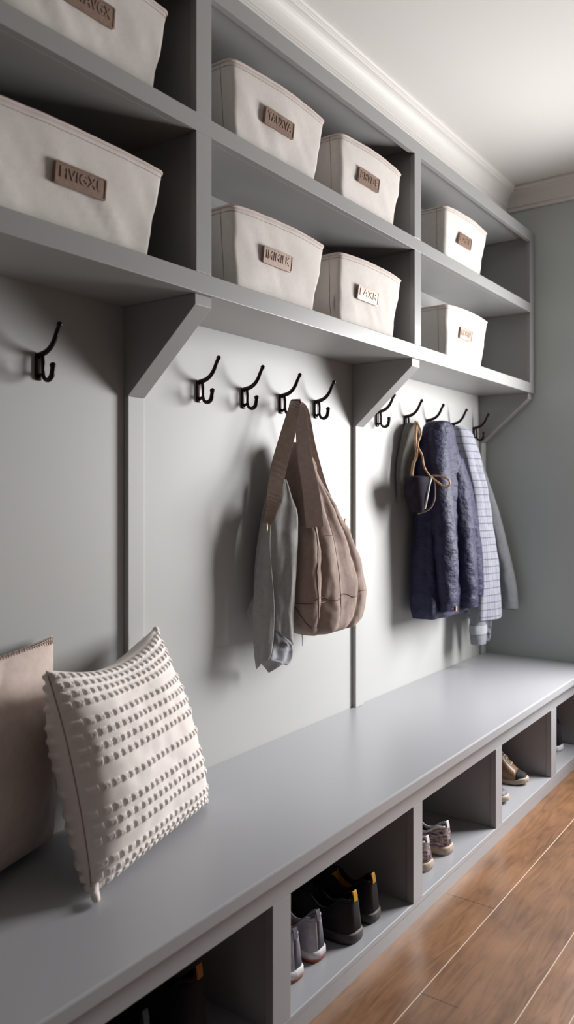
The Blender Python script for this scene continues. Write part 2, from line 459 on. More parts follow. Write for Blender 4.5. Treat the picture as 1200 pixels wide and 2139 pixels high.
def make_bin(label, yc, zb, W, H, txt, ly, seed, lw=.138, dep=.222, bow=.011, lx=0, flap=0):
    b = thing('storage_bin', label, 'storage bin', (.132, yc, zb), group='canvas bins in the wall cubbies')
    rows = 16; V = []; np_ = 0
    def ring(t):
        e = 1 - t
        hy = W / 2 - .034 * e; hx = dep / 2 - .016 * e
        return rrect(hx, hy, .020, bow=bow * (t ** 1.2) - .004 * e)
    def wr(x, y, t, k):
        n_ = noise.noise(Vector((y * 7 + seed * 9.1, t * 1.6, seed))) * .008 + noise.noise(Vector((y * 24 + t * 4 + seed * 3, t * 2.2 + y * 6, seed + 5))) * .006
        return n_ * math.sin(min(1, t * 1.15) * pi * .8 + .3)
    for i in range(rows + 1):
        t = i / rows; Rg = ring(t); np_ = len(Rg)
        for x, y in Rg:
            q = wr(x, y, t, i); l = math.hypot(x, y) or 1
            zt = H * t + (.006 * (1 - (y / (W / 2)) ** 2) * t)
            if flap and x < -dep / 2 + .03: zt += flap * t ** 3 * (1 - sstep(-.02, .07, y))
            V.append((x + (q if abs(x) > dep / 2 - .03 else 0), y + (0 if abs(x) > dep / 2 - .03 else q * .6), zt + .001))
    F = grid_faces(rows + 1, np_, True)
    # inside wall and inside floor
    base = len(V)
    for i in range(rows, 0, -1):
        for j in range(np_):
            o_ = V[i * np_ + j]; V.append((o_[0] - math.copysign(.0035, o_[0]) * min(1, abs(o_[0]) / .05), o_[1] - math.copysign(.0035, o_[1]) * min(1, abs(o_[1]) / .1), max(.006, o_[2])))
    for j in range(np_): F.append((rows * np_ + j, rows * np_ + (j + 1) % np_, base + (j + 1) % np_, base + j))
    F += [tuple(base + q for q in f) for f in grid_faces(rows, np_, True)]
    base += (rows - 2) * np_
    F.append(tuple(range(base + np_, base + 2 * np_))); F.append(tuple(range(np_ - 1, -1, -1)))
    mesh('body', V, F, M['canvas'], b)
    top = [V[rows * np_ + j] for j in range(np_)]
    rim = MB().tube([(x, y, z) for x, y, z in top] + [top[0]], .0034, 8, cap=False)
    rim.build('rim_binding', M['binding'], b)
    st = MB()
    j_l = np_ - 3; 
    st.tube([(V[(rows - 1) * np_ + j][0] * 1.004, V[(rows - 1) * np_ + j][1] * 1.002, V[(rows - 1) * np_ + j][2]) for j in range(np_)] + [(V[(rows - 1) * np_][0] * 1.004, V[(rows - 1) * np_][1] * 1.002, V[(rows - 1) * np_][2])], .0007, 5, cap=False)
    for j in (np_ - 7, 25): 
        st.tube([(V[i * np_ + j][0] * 1.003, V[i * np_ + j][1] * 1.003, V[i * np_ + j][2]) for i in range(rows + 1)], .0009, 5)
    st.build('stitching', M['stitch'], b)
    # plate on the front
    lh = .047; zc = .122
    tcen = zc / H
    xf = dep / 2 - .016 * (1 - tcen) + bow * tcen ** 1.2 * (1 - ((ly - yc) / (W / 2)) ** 2) - .004 * (1 - tcen)
    tilt = math.atan((.016 + bow) / H)
    Mx = Matrix.Translation((xf + .0045, ly - yc, zc)) @ Matrix.Rotation(tilt, 4, 'Y') @ Matrix.Rotation(lx, 4, 'Z')
    def rr(hw, hh, r, n=4):
        P = []
        for cx, cy, a0 in ((hw - r, hh - r, 0), (-hw + r, hh - r, pi / 2), (-hw + r, -hh + r, pi), (hw - r, -hh + r, 1.5 * pi)):
            for i in range(n + 1): a = a0 + pi / 2 * i / n; P.append((cx + r * math.cos(a), cy + r * math.sin(a)))
        return P
    o1 = rr(lw / 2, lh / 2, .004); o2 = rr(lw / 2 - .0035, lh / 2 - .0035, .003); n = len(o1)
    def place(L_): return [Mx @ Vector((x, y, z)) for x, y, z in L_]
    V2 = place([(-.004, a, c) for a, c in o1] + [(.0032, a, c) for a, c in o1] + [(.0032, a, c) for a, c in o2] + [(.0018, a, c) for a, c in o2])
    F2 = [(k * n + i, k * n + (i + 1) % n, (k + 1) * n + (i + 1) % n, (k + 1) * n + i) for k in range(3) for i in range(n)]
    F2 += [tuple(range(3 * n, 4 * n)), tuple(range(n - 1, -1, -1))]
    pl = mesh('label_plate', V2, F2, M['bronze'], b, smooth=False)
    me = text_mesh(txt, .034, .0011)
    ws = [v.co.x for v in me.vertices]; wd = max(ws) - min(ws); hs = [v.co.y for v in me.vertices]; hm = (max(hs) + min(hs)) / 2; hh = max(hs) - min(hs)
    sx = (lw - .024) / wd; sy = .0235 / hh
    for v in me.vertices: v.co = Mx @ Vector((.0022 + v.co.z, v.co.x * sx, (v.co.y - hm) * sy + .0035))
    me.materials.append(M['bronze']); link(D.objects.new('lettering', me), pl)
    return b
ZB, ZT = 1.851, 2.245
make_bin('cream canvas bin with brown plate, highest at left, cut off by the photo top', 1.15, ZT, .50, .218, 'RIVAVGX', 1.155, 1, bow=.005)
make_bin('large cream canvas bin with brown plate, in the lower left cubby', 1.128, ZB, .51, .218, 'FIVIGXL', 1.130, 2, bow=.005)
make_bin('cream canvas bin at the left end of the upper middle cubby', 1.862, ZT, .46, .215, 'YAUXVA', 1.848, 3)
make_bin('cream canvas bin at the right end of the upper middle cubby', 2.393, ZT, .43, .215, 'BRVDE', 2.362, 4)
make_bin('cream canvas bin at the left end of the lower middle cubby', 1.862, ZB, .46, .218, 'IMIMILK', 1.840, 5)
make_bin('cream canvas bin with shiny plate at the right end of the lower middle cubby', 2.390, ZB, .435, .222, 'LAXR', 2.357, 6)
make_bin('white canvas bin alone in the upper right cubby', 3.203, ZT, .445, .215, 'LAKE', 3.175, 7, lw=.126)
make_bin('white canvas bin alone in the lower right cubby', 3.212, ZB, .44, .212, 'MOMTF', 3.183, 8, lw=.124, flap=.07)

# ------------------------------------------------------------------ cushions
def make_pillow(name, label, BL, BR, TR, TL, tf, tb, m, seed, sag=0.03, pinch=.05, near=0, crease=0, N=90, rows=(), ncell=21, fe=.5, ramp=0):
    BL, BR, TR, TL = map(Vector, (BL, BR, TR, TL)); base = (BL + BR) / 2; base.z = .467
    root = thing(name, label, 'cushion', tuple(base))
    nrm = ((BR - BL).cross(TL - BL)).normalized()
    if nrm.x < 0: nrm.negate()
    def surf(u, v, side, off=0):
        s_, t_ = (u + 1) / 2, (v + 1) / 2
        pn = pinch + (near if u < 0 else 0)
        s2 = .5 + (s_ - .5) * (1 - pn * (1 - (2 * t_ - 1) ** 2)); t2 = .5 + (t_ - .5) * (1 - pinch * (1 - (2 * s_ - 1) ** 2))
        if v > 0: t2 -= sag * v ** 3 * (1 - u * u) ** 1.2
        p = BL * (1 - s2) * (1 - t2) + BR * s2 * (1 - t2) + TR * s2 * t2 + TL * (1 - s2) * t2
        f = (max(0, 1 - u ** 4) ** fe) * (max(0, 1 - v ** 4) ** fe)
        f *= 1 - .3 * sstep(.2, 1, v)
        wr = 1 + .10 * noise.noise(Vector((u * 1.8, v * 1.8, seed))) + .05 * noise.noise(Vector((u * 5, v * 5, seed + 3)))
        cr = crease * (abs(noise.noise(Vector((u * 1.6 + 3, v * 1.6, seed)))) ** .5 + .6 * abs(noise.noise(Vector((u * 3.1, v * 3.1 + 2, seed)))) ** .5) * f
        p = p + nrm * (side * (cr + 0) + side * f * (tf if side > 0 else tb) * wr + off * side)
        p.z = max(p.z, .469); p.x = max(p.x, .006)
        return p - base
    def tuft(u, v, side):
        h = 0; y = (1 - v) / 2
        for k, r in enumerate(rows):
            d = abs(y - r) / .0175
            if d < 1:
                c = (u + 1) / 2 * ncell + (.25 if k % 2 else 0); fr_ = abs(c - math.floor(c) - .5) * 2
                w_ = .74 if side > 0 else .92
                q = (1 - d ** 3) * (1 - sstep(w_ - .22, w_, fr_)) if side > 0 else (1 - d ** 2) * (1 - .6 * sstep(w_ - .35, w_, fr_))
                h = max(h, q)
        e = max(abs(u), abs(v)); h *= 1 - sstep(.975, .999, e)
        return h * .0055 * (1 + .25 * noise.noise(Vector((u * 60, v * 60, 2))))
    V = []; F = []
    for side in (1, -1):
        b0 = len(V)
        for i in range(N + 1):
            for j in range(N + 1):
                a_, b_ = -1 + 2 * j / N, -1 + 2 * i / N
                u = .45 * math.sin(a_ * pi / 2) + .55 * a_; v = .45 * math.sin(b_ * pi / 2) + .55 * b_
                h = tuft(u, v, side) if rows else 0
                p = surf(u, v, side, h)
                if rows and h > 0: # spread the tufts on the turned edge outwards too
                    e = max(abs(u), abs(v))
                    if e > .93: p = p + (p - Vector((0, 0, .23))).normalized() * h * sstep(.93, 1, e)
                V.append(p)
        F += [tuple(b0 + k for k in f) for f in grid_faces(N + 1, N + 1)]
    me = D.meshes.new('cover'); me.from_pydata([tuple(v) for v in V], [], F)
    bm = bmesh.new(); bm.from_mesh(me)
    ev = [v for v in bm.verts if v.is_boundary]; bmesh.ops.remove_doubles(bm, verts=ev, dist=.0015); bmesh.ops.recalc_face_normals(bm, faces=bm.faces); bm.to_mesh(me); bm.free()
    me.materials.append(m)
    for p in me.polygons: p.use_smooth = True
    link(D.objects.new('cover', me), root)
    return root, surf

fr = (.03, .08, .13, .18, .27, .335, .40, .465, .575, .68, .74, .80, .895, .945, .985)
fp, fs = make_pillow('textured_cushion', 'cream cushion with rows of raised woven tufts, leaning on the wall',
    (.318, 1.092, .475), (.185, 1.590, .475), (.055, 1.535, .935), (.208, 1.064, .925), .085, .105, M['pillow'], 4.2, sag=.085, pinch=.03, near=.03, N=300, rows=fr)
MB().tube([Vector(fs(-.999, v, 1)) for v in [i / 40 * 1.9 - .95 for i in range(41)]], .0016, 6).build('edge_seam', M['stitch'], fp)
c0 = Vector(fs(-.98, -.98, 1))
MB().tube([c0 + Vector(p) for p in ((-.01, .01, .012), (.004, -.002, .006), (.012, -.008, .001), (.024, -.018, -.0005), (.034, -.024, -.001), (.040, -.028, -.001))], [.010, .008, .0075, .0095, .008, .003], 10).build('corner_knot', M['tuft'], fp)
for u, v in ((1, 1), (1, -1)):
    c1 = Vector(fs(u * .98, v * .98, 1)); MB().ball(tuple(c1), .010, 10).build('corner_knot', M['tuft'], fp)

bp_, bs = make_pillow('plain_cushion', 'plain dusty pink linen cushion behind the tufted one',
    (.215, .650, .475), (.036, 1.215, .475), (.022, 1.226, .955), (.120, .655, .955), .048, .03, M['pinkpillow'], 9.5, sag=.03, pinch=.035, crease=.014)
ws = MB()
for i in range(70):
    u = -.97 + 1.94 * i / 69
    c = Vector(bs(u, .985, 1)); ws.tube([c + Vector((.006, .0, -.012)), c + Vector((.0035, .001, .002)), c + Vector((-.004, .002, .001))], .0011, 5)
ws.build('blanket_stitch', M['stitch'], bp_)

# ------------------------------------------------------------------ soft hanging things
def loft(name, rows, m, parent, org, n=56, sq=2.6, folds=(), nz=10, seed=0, noise_amp=.004, caps=True, uv=False, lobes=None):
    """rows: (z, y0, y1, x0, x1); folds: (count, amplitude, phase, drift) waves round the ring"""
    ox, oy, oz = org; R_ = spline(rows, nz); V = []; UV = []
    zt, zb = rows[0][0], rows[-1][0]
    for z, y0, y1, x0, x1 in R_:
        yc, xc, hy, hx = (y0 + y1) / 2, (x0 + x1) / 2, (y1 - y0) / 2, (x1 - x0) / 2
        s_ = (zt - z) / (zt - zb + 1e-9)
        per = 0
        for j in range(n):
            a = 2 * pi * j / n
            c_, s2 = math.cos(a), math.sin(a)
            ex = abs(c_) ** (2 / sq) * (1 if c_ >= 0 else -1); ey = abs(s2) ** (2 / sq) * (1 if s2 >= 0 else -1)
            k = 1
            for cnt, amp, ph, dr in folds: k += amp * math.sin(cnt * a + ph + dr * s_) * sstep(0, .25, s_)
            px, py = xc + ex * hx * k, yc + ey * hy * (1 + (k - 1) * .5)
            q = noise.noise(Vector((px * 18, py * 18, z * 11 + seed))) * noise_amp * sstep(0, .15, s_) 
            q += noise.noise(Vector((px * 45, py * 45, z * 30 + seed))) * noise_amp * .35
            px += q * c_; py += q * s2
            if lobes and c_ > 0: px += lobes[1] * sstep(0, .35, s_) * c_ ** .4 * (abs(math.sin(pi * (lobes[0] * (py - y0) / (y1 - y0) + lobes[2] * s_))) ** .6 - .6)
            V.append((max(px, .004) - ox, py - oy, z - oz))
            UV.append((a / (2 * pi) * 1.2, z))
    F = grid_faces(len(R_), n, True)
    if caps: F += [tuple(range(n)), tuple(range((len(R_) - 1) * n, len(R_) * n))]
    return mesh(name, V, F, m, parent, uvs=UV if uv else None)

def ribbon(name, pts, width, thick, m, parent, org, wdir=(0, 1, 0), n=6):
    """flat strap: pts (x,y,z[,w]) centre line, wdir = across direction"""
    o = Vector(org); P = [tuple(p) + (width,) * (4 - len(p)) for p in pts]; P = spline(P, n); V = []
    k = len(P)
    for i, p in enumerate(P):
        c = Vector(p[:3]) - o; t = (Vector(P[min(i + 1, k - 1)][:3]) - Vector(P[max(i - 1, 0)][:3])).normalized()
        wv = Vector(wdir); wv = (wv - t * wv.dot(t)).normalized(); nn = t.cross(wv)
        for a, b_ in ((-1, -1), (-1, 1), (1, 1), (1, -1)): V.append(c + wv * a * p[3] / 2 + nn * b_ * thick / 2)
    F = [(i * 4 + j, i * 4 + (j + 1) % 4, (i + 1) * 4 + (j + 1) % 4, (i + 1) * 4 + j) for i in range(k - 1) for j in range(4)] + [(0, 1, 2, 3), tuple(range(4 * k - 4, 4 * k))]
    return mesh(name, V, F, m, parent, smooth=False, bev=.0006)

# taupe bag
O = (.06, 2.186, 1.602)
bag = thing('canvas_bag', 'taupe canvas bag hanging by its straps from a hook in the middle bay', 'bag', O)
loft('body', [(1.47, 2.165, 2.205, .055, .10), (1.42, 2.145, 2.225, .045, .115), (1.34, 2.145, 2.28, .03, .125), (1.22, 2.13, 2.355, .02, .160),
              (1.10, 2.10, 2.425, .015, .190), (1.0, 2.10, 2.465, .012, .20), (.935, 2.10, 2.478, .012, .20), (.875, 2.105, 2.465, .015, .195),
              (.845, 2.125, 2.42, .03, .185), (.832, 2.16, 2.36, .055, .16)], M['taupe'], bag, O, n=200, sq=3.4,
     folds=((5, .02, .4, 1.6),), nz=10, seed=2, noise_amp=.010, lobes=(3.6, .020, .5))
ribbon('handle', [(.058, 2.186, 1.604, .03), (.085, 2.182, 1.585, .034), (.105, 2.165, 1.50, .044), (.130, 2.146, 1.40, .052), (.158, 2.138, 1.30, .058), (.174, 2.136, 1.19, .060)], .04, .008, M['taupe'], bag, O, wdir=(.55, .83, 0))
ribbon('strap', [(.058, 2.182, 1.608, .02), (.085, 2.150, 1.590, .036), (.088, 2.110, 1.50, .050), (.094, 2.047, 1.38, .052), (.118, 1.988, 1.285, .046), (.120, 1.970, 1.235, .036), (.112, 1.962, 1.205, .030)], .04, .004, M['strap'], bag, O, wdir=(.5, .86, 0))
ribbon('strap', [(.058, 2.19, 1.606, .02), (.080, 2.215, 1.58, .026), (.078, 2.26, 1.46, .03), (.085, 2.315, 1.33, .03), (.10, 2.375, 1.215, .028), (.11, 2.40, 1.12, .026)], .03, .004, M['strap'], bag, O, wdir=(.5, .86, 0))
ribbon('strap_loop', [(.058, 2.175, 1.59, .03), (.064, 2.186, 1.612, .034), (.070, 2.198, 1.59, .03)], .03, .006, M['strap'], bag, O, wdir=(1, 0, 0))
def ring(cx, cy, cz, r, tr, ax, m, parent, org, name='buckle'):
    P = []
    for i in range(17):
        a = 2 * pi * i / 16; v = Vector((0, math.cos(a) * r, math.sin(a) * r)); v.rotate(Matrix.Rotation(ax, 3, 'Z')); P.append(Vector((cx, cy, cz)) - Vector(org) + v)
    return MB().tube(P, tr, 6, cap=False).build(name, m, parent)
ring(.112, 1.962, 1.195, .014, .0022, .6, M['brass'], bag, O)
ring(.125, 2.402, 1.196, .013, .0025, .5, M['brass'], bag, O)
# seams that follow the body
def seam_on(body, pts, parent, r=.0014, name='seam', m=None):
    dg = bpy.context.evaluated_depsgraph_get(); 
    out = []
    for p, d in pts:
        ok, loc, nn, _ = body.ray_cast(Vector(p), Vector(d))
        if ok: out.append(loc + nn * .0004)
    if len(out) > 2: MB().tube(out, r, 5).build(name, m or M['seam'], parent)
bb = [c for c in bag.children if c.name.startswith('body')][0]
bpy.context.view_layer.update()
def L_(x, y, z): return (x - O[0], y - O[1], z - O[2])
seam_on(bb, [(L_(.5, 2.12 + .29 * i / 30, .955 + .008 * math.sin(i * .5)), (-1, 0, 0)) for i in range(31)], bag)
seam_on(bb, [(L_(.03 + .16 * i / 20, 1.8, .945), (0, 1, 0)) for i in range(21)], bag)
seam_on(bb, [(L_(.5, 2.19 + .05 * i / 10, 1.16), (-1, 0, 0)) for i in range(11)], bag)
seam_on(bb, [(L_(.5, 2.145 + .012 * math.sin(i / 6), 1.36 - .50 * i / 40), (-1, 0, 0)) for i in range(41)], bag)
seam_on(bb, [(L_(.5, 2.225 + .02 * i / 40, 1.30 - .44 * i / 40), (-1, 0, 0)) for i in range(41)], bag)
seam_on(bb, [(L_(.10 + .07 * i / 20, 1.8, .97 - .11 * i / 20), (0, 1, 0)) for i in range(21)], bag)
MB().tube([L_(.12, 2.14, .842), L_(.125, 2.137, .825), L_(.123, 2.14, .80)], .0014, 5).build('loose_thread', M['palepiping'], bag)

# grey linen shirt tucked behind the strap
O2 = (.06, 2.09, 1.36)
sh = thing('linen_shirt', 'grey linen shirt hanging beside the taupe bag, left of it', 'shirt', O2)
def panel(name, rows, m, parent, org, n=40, amp=.008, fr=3, ph=0, thick=.003, hem=0, uv=False, nz=8, seed=0, na=.004):
    """draped sheet: rows (z, y0, x0, y1, x1) from one edge to the other, folded in waves"""
    R_ = spline(rows, nz); V = []; UV = []; zt, zb = rows[0][0], rows[-1][0]
    for i, (z, y0, x0, y1, x1) in enumerate(R_):
        s_ = (zt - z) / (zt - zb); d = Vector((x1 - x0, y1 - y0, 0)); nn = Vector((d.y, -d.x, 0)).normalized() if d.length > 0 else Vector((1, 0, 0))
        for j in range(n):
            t = j / (n - 1)
            q = amp * sstep(0, .3, s_) * math.sin(fr * 2 * pi * t + ph + s_ * 1.2) + na * noise.noise(Vector((t * 5, s_ * 6, seed)))
            p = Vector((x0, y0, z)) + d * t + nn * q
            p.z += hem * math.sin(t * pi * 3 + ph) * sstep(.8, 1, s_)
            V.append((max(.005, p.x) - org[0], p.y - org[1], p.z - org[2])); UV.append((t * .35, z))
    return mesh(name, V, grid_faces(len(R_), n), m, parent, solid=thick, uvs=UV if uv else None)
def sheet(name, rows, m, parent, org, bow=.02, folds=(), thick=.0025, n=28, nz=5, seed=0, na=.004, uv=False):
    """cloth between two edges: rows (xL, yL, zL, xR, yR, zR)"""
    R_ = spline(rows, nz); V = []; UV = []
    for i, r in enumerate(R_):
        a, b = Vector(r[:3]), Vector(r[3:]); d = b - a; nn = Vector((d.y, -d.x, 0)); nn = nn.normalized() if nn.length > 1e-5 else Vector((1, 0, 0))
        s_ = i / (len(R_) - 1)
        for j in range(n):
            t = j / (n - 1); q = bow * math.sin(pi * t) * sstep(0, .2, s_)
            for c, am, ph, dr in folds: q += am * math.sin(2 * pi * c * t + ph + dr * s_) * sstep(0, .25, s_)
            q += na * noise.noise(Vector((t * 4, s_ * 7, seed)))
            p = a + d * t + nn * q
            V.append((max(.005, p.x) - org[0], p.y - org[1], p.z - org[2])); UV.append((t * d.length, p.z))
    return mesh(name, V, grid_faces(len(R_), n), m, parent, solid=thick, uvs=UV if uv else None)
sheet('front_panel', [(.100,2.063,1.343, .100,2.082,1.344), (.100,2.037,1.295, .120,2.083,1.287), (.095,2.012,1.252, .130,2.101,1.234), (.095,2.000,1.194, .140,2.089,1.157),
 (.100,1.997,1.088, .145,2.076,1.072), (.105,2.004,0.983, .145,2.067,0.979), (.110,2.004,0.915, .140,2.066,0.893), (.110,2.005,0.871, .135,2.073,0.814)], M['linen'], sh, O2, bow=.010, folds=((1.5, .004, 0, 1),), seed=1)
sheet('back_panel', [(.05,2.07,1.34, .09,2.10,1.34), (.04,2.04,1.26, .10,2.10,1.24), (.03,2.01,1.1, .09,2.09,1.1), (.03,2.0,.95, .08,2.09,.95), (.04,2.01,.85, .08,2.09,.83)], M['linen'], sh, O2, bow=.004, seed=4)
sheet('sleeve', [(.050,2.059,1.256, .098,2.013,1.257), (.050,2.032,1.222, .100,2.001,1.224), (.050,2.013,1.171, .108,1.988,1.174), (.050,1.999,1.107, .112,1.984,1.112),
 (.055,1.979,1.024, .114,1.991,1.027), (.060,1.959,0.942, .116,1.996,0.943), (.060,1.959,0.857, .116,1.992,0.859), (.065,1.960,0.795, .118,1.977,0.799), (.070,1.964,0.748, .120,1.960,0.787)], M['linen'], sh, O2, bow=.012, folds=((1, .003, 1, 2),), seed=2)
sheet('tail', [(.030,2.000,0.970, .050,1.999,0.971), (.020,1.978,0.919, .050,1.999,0.919), (.030,1.997,0.877, .050,1.999,0.878)], M['linen'], sh, O2, bow=.002, nz=2)
sheet('cuff', [(.090,2.032,0.865, .118,2.085,0.812), (.100,2.007,0.829, .125,2.080,0.791), (.110,1.980,0.786, .125,2.068,0.764), (.110,1.973,0.783, .125,2.048,0.753)], M['linen_light'], sh, O2, bow=.006, folds=((2, .004, .4, 1),), seed=3)
sheet('hem_underside', [(.050,2.014,0.755, .085,2.012,0.783), (.050,2.034,0.738, .090,2.050,0.765), (.060,2.040,0.722, .095,2.072,0.750)], M['linen'], sh, O2, bow=.004, nz=2)

# dark pouch on its cord
O3 = (.056, 3.098, 1.60)
po = thing('pouch', 'small dark pouch hanging on a tan cord beside the navy coat', 'pouch', O3)
loft('body', [(1.37, 2.93, 3.02, .085, .15), (1.362, 2.915, 3.035, .075, .165), (1.32, 2.92, 3.03, .07, .165), (1.27, 2.935, 3.015, .075, .16), (1.232, 2.955, 3.00, .09, .15), (1.222, 2.965, 2.99, .10, .14)],
     M['pouch'], po, O3, n=40, sq=2.4, seed=11, noise_amp=.004)
def PT(L, o): return [(a - o[0], b - o[1], c - o[2]) for a, b, c in L]
MB().tube(spline(PT([(.056, 3.098, 1.606), (.085, 3.06, 1.585), (.105, 3.04, 1.55), (.10, 3.02, 1.50), (.115, 3.03, 1.46), (.13, 3.02, 1.41), (.15, 3.03, 1.372), (.185, 3.035, 1.345), (.215, 3.04, 1.325), (.235, 3.04, 1.335), (.232, 3.035, 1.355), (.20, 3.03, 1.37), (.165, 3.025, 1.372)], O3), 8), .0042, 8).build('cord', M['rope'], po)
MB().tube(spline(PT([(.056, 3.09, 1.606), (.075, 3.055, 1.57), (.085, 3.03, 1.52), (.095, 3.02, 1.46), (.09, 3.00, 1.42), (.09, 2.985, 1.37)], O3), 6), .0065, 8).build('cord', M['rope'], po)
MB().tube(spline(PT([(.165, 3.02, 1.37), (.168, 2.99, 1.33), (.165, 2.975, 1.28), (.150, 2.985, 1.235)], O3), 6), .004, 8).build('piping', M['palepiping'], po)
MB().tube(spline(PT([(.172, 3.03, 1.35), (.178, 3.02, 1.28), (.16, 3.01, 1.235), (.12, 2.98, 1.215)], O3), 6), .0035, 8).build('piping', M['strap'], po)
O3b = (.03, 3.098, 1.585)
sc = thing('scarf', 'dark olive cloth hanging behind the pouch, left of the navy coat', 'scarf', O3b)
loft('cloth', [(1.60, 3.07, 3.11, .01, .05), (1.55, 3.03, 3.12, .008, .06), (1.45, 2.995, 3.12, .006, .05), (1.38, 2.98, 3.12, .006, .05), (1.30, 2.99, 3.11, .006, .045), (1.26, 3.0, 3.10, .006, .04)], M['olive'], sc, O3b, n=40, sq=2.2, folds=((5, .08, .2, 1),), seed=3, noise_amp=.005)

# navy quilted coat
O4 = (.05, 3.315, 1.61)
co = thing('quilted_coat', 'navy blue quilted coat hanging in the right bay', 'coat', O4)
loft('body', [(1.617, 3.20, 3.26, .075, .13), (1.60, 3.15, 3.29, .05, .155), (1.52, 3.12, 3.34, .03, .16), (1.42, 3.10, 3.42, .02, .16), (1.3, 3.09, 3.46, .015, .16), (1.1, 3.075, 3.48, .015, .16),
              (.92, 3.06, 3.50, .015, .165), (.80, 3.05, 3.51, .015, .165), (.765, 3.06, 3.50, .02, .16)], M['navy'], co, O4, n=80, sq=2.6, folds=((6, .06, .2, .8), (11, .03, 1, -1)), seed=21, noise_amp=.012)
def sleeve(name, path, m, parent, org, seed, n=28, puff=.03, every=.05):
    P = spline([tuple(p) for p in path], 10); V = []; k = len(P)
    for i, (x, y, z, r) in enumerate(P):
        for j in range(n):
            a = 2 * pi * j / n
            rr_ = r * (1 + puff * math.sin(z / every * 2 * pi + 1.3 * math.sin(a + seed)) * .5 + .14 * noise.noise(Vector((math.cos(a) * 1.5, math.sin(a) * 1.5, z * 14 + seed))))
            V.append((x + rr_ * math.cos(a) * .85 - org[0], y + rr_ * math.sin(a) * 1.15 - org[1], z - org[2]))
    F = grid_faces(k, n, True) + [tuple(range(n))]
    # turned-in cuff
    b = (k - 1) * n; b2 = len(V); x, y, z, r = P[-1]
    for j in range(n):
        a = 2 * pi * j / n; V.append((x + r * .8 * math.cos(a) * .85 - org[0], y + r * .8 * math.sin(a) * 1.15 - org[1], z + .03 - org[2]))
    F += [(b + j, b + (j + 1) % n, b2 + (j + 1) % n, b2 + j) for j in range(n)] + [tuple(range(b2, b2 + n))]
    return mesh(name, V, F, m, parent)
sleeve('sleeve', [(.10, 3.20, 1.60, .038), (.125, 3.16, 1.52, .050), (.15, 3.13, 1.38, .054), (.165, 3.13, 1.2, .056), (.172, 3.145, 1.02, .054), (.172, 3.155, .88, .050), (.17, 3.16, .80, .047)], M['navy'], co, O4, 1)
sleeve('front_panel', [(.12, 3.30, 1.50, .03), (.14, 3.32, 1.40, .045), (.16, 3.345, 1.22, .052), (.172, 3.355, 1.0, .055), (.175, 3.365, .86, .055), (.172, 3.37, .79, .052)], M['navy'], co, O4, 5)
sleeve('sleeve', [(.11, 3.40, 1.46, .03), (.13, 3.44, 1.32, .04), (.15, 3.475, 1.1, .042), (.16, 3.49, .93, .042), (.16, 3.495, .83, .040)], M['navy'], co, O4, 9)
MB().box(.212 - O4[0], .216 - O4[0], 3.148 - O4[1], 3.158 - O4[1], .80 - O4[2], .82 - O4[2]).build('zip_pull', M['rope'], co, smooth=False)

# grey checked shirt and the plain grey jacket behind it
O5 = (.05, 3.575, 1.605)
cs = thing('checked_shirt', 'pale grey checked shirt hanging right of the navy coat', 'shirt', O5)
loft('body', [(1.615, 3.48, 3.57, .05, .09), (1.58, 3.47, 3.61, .05, .115), (1.48, 3.49, 3.65, .055, .135), (1.32, 3.545, 3.70, .068, .155), (1.1, 3.56, 3.75, .068, .175), (.9, 3.56, 3.785, .068, .19), (.74, 3.56, 3.805, .068, .195), (.70, 3.56, 3.805, .07, .195)],
     M['check'], cs, O5, n=80, sq=2.4, folds=((5, .07, .5, 1.0), (9, .03, 1, -1)), seed=31, noise_amp=.006, uv=True)
sl = sleeve('sleeve', [(.12, 3.62, 1.1, .030), (.13, 3.61, .9, .034), (.13, 3.60, .74, .042), (.13, 3.595, .63, .042), (.13, 3.595, .585, .040)], M['greyjacket'], cs, O5, 3, puff=.02)
cf = sleeve('cuff', [(.13, 3.597, .675, .045), (.13, 3.596, .655, .0455), (.13, 3.595, .635, .045)], M['linen_light'], cs, O5, 3, puff=.01)
panel('tail', [(.76, 3.66, .09, 3.74, .15), (.68, 3.67, .09, 3.74, .14), (.60, 3.69, .10, 3.735, .135), (.575, 3.70, .11, 3.73, .13)], M['check'], cs, O5, amp=.004, fr=1, uv=True)
O6 = (.03, 3.80, 1.58)
gj = thing('grey_jacket', 'plain dark grey jacket hanging behind the checked shirt, nearest the far wall', 'jacket', O6)
loft('body', [(1.57, 3.60, 3.70, .006, .035), (1.5, 3.60, 3.76, .006, .045), (1.35, 3.61, 3.82, .006, .050), (1.1, 3.62, 3.87, .006, .054), (.9, 3.62, 3.90, .006, .054), (.74, 3.63, 3.92, .006, .054), (.715, 3.63, 3.92, .006, .05)],
     M['greyjacket'], gj, O6, n=64, sq=2.4, folds=((6, .03, 1.5, 1.0),), seed=41, noise_amp=.003)
sleeve('sleeve', [(.05, 3.76, 1.50, .02), (.07, 3.80, 1.38, .028), (.105, 3.845, 1.2, .036), (.14, 3.88, 1.0, .042), (.165, 3.895, .85, .046), (.175, 3.90, .72, .048)], M['greyjacket'], gj, O6, 7, puff=.015)
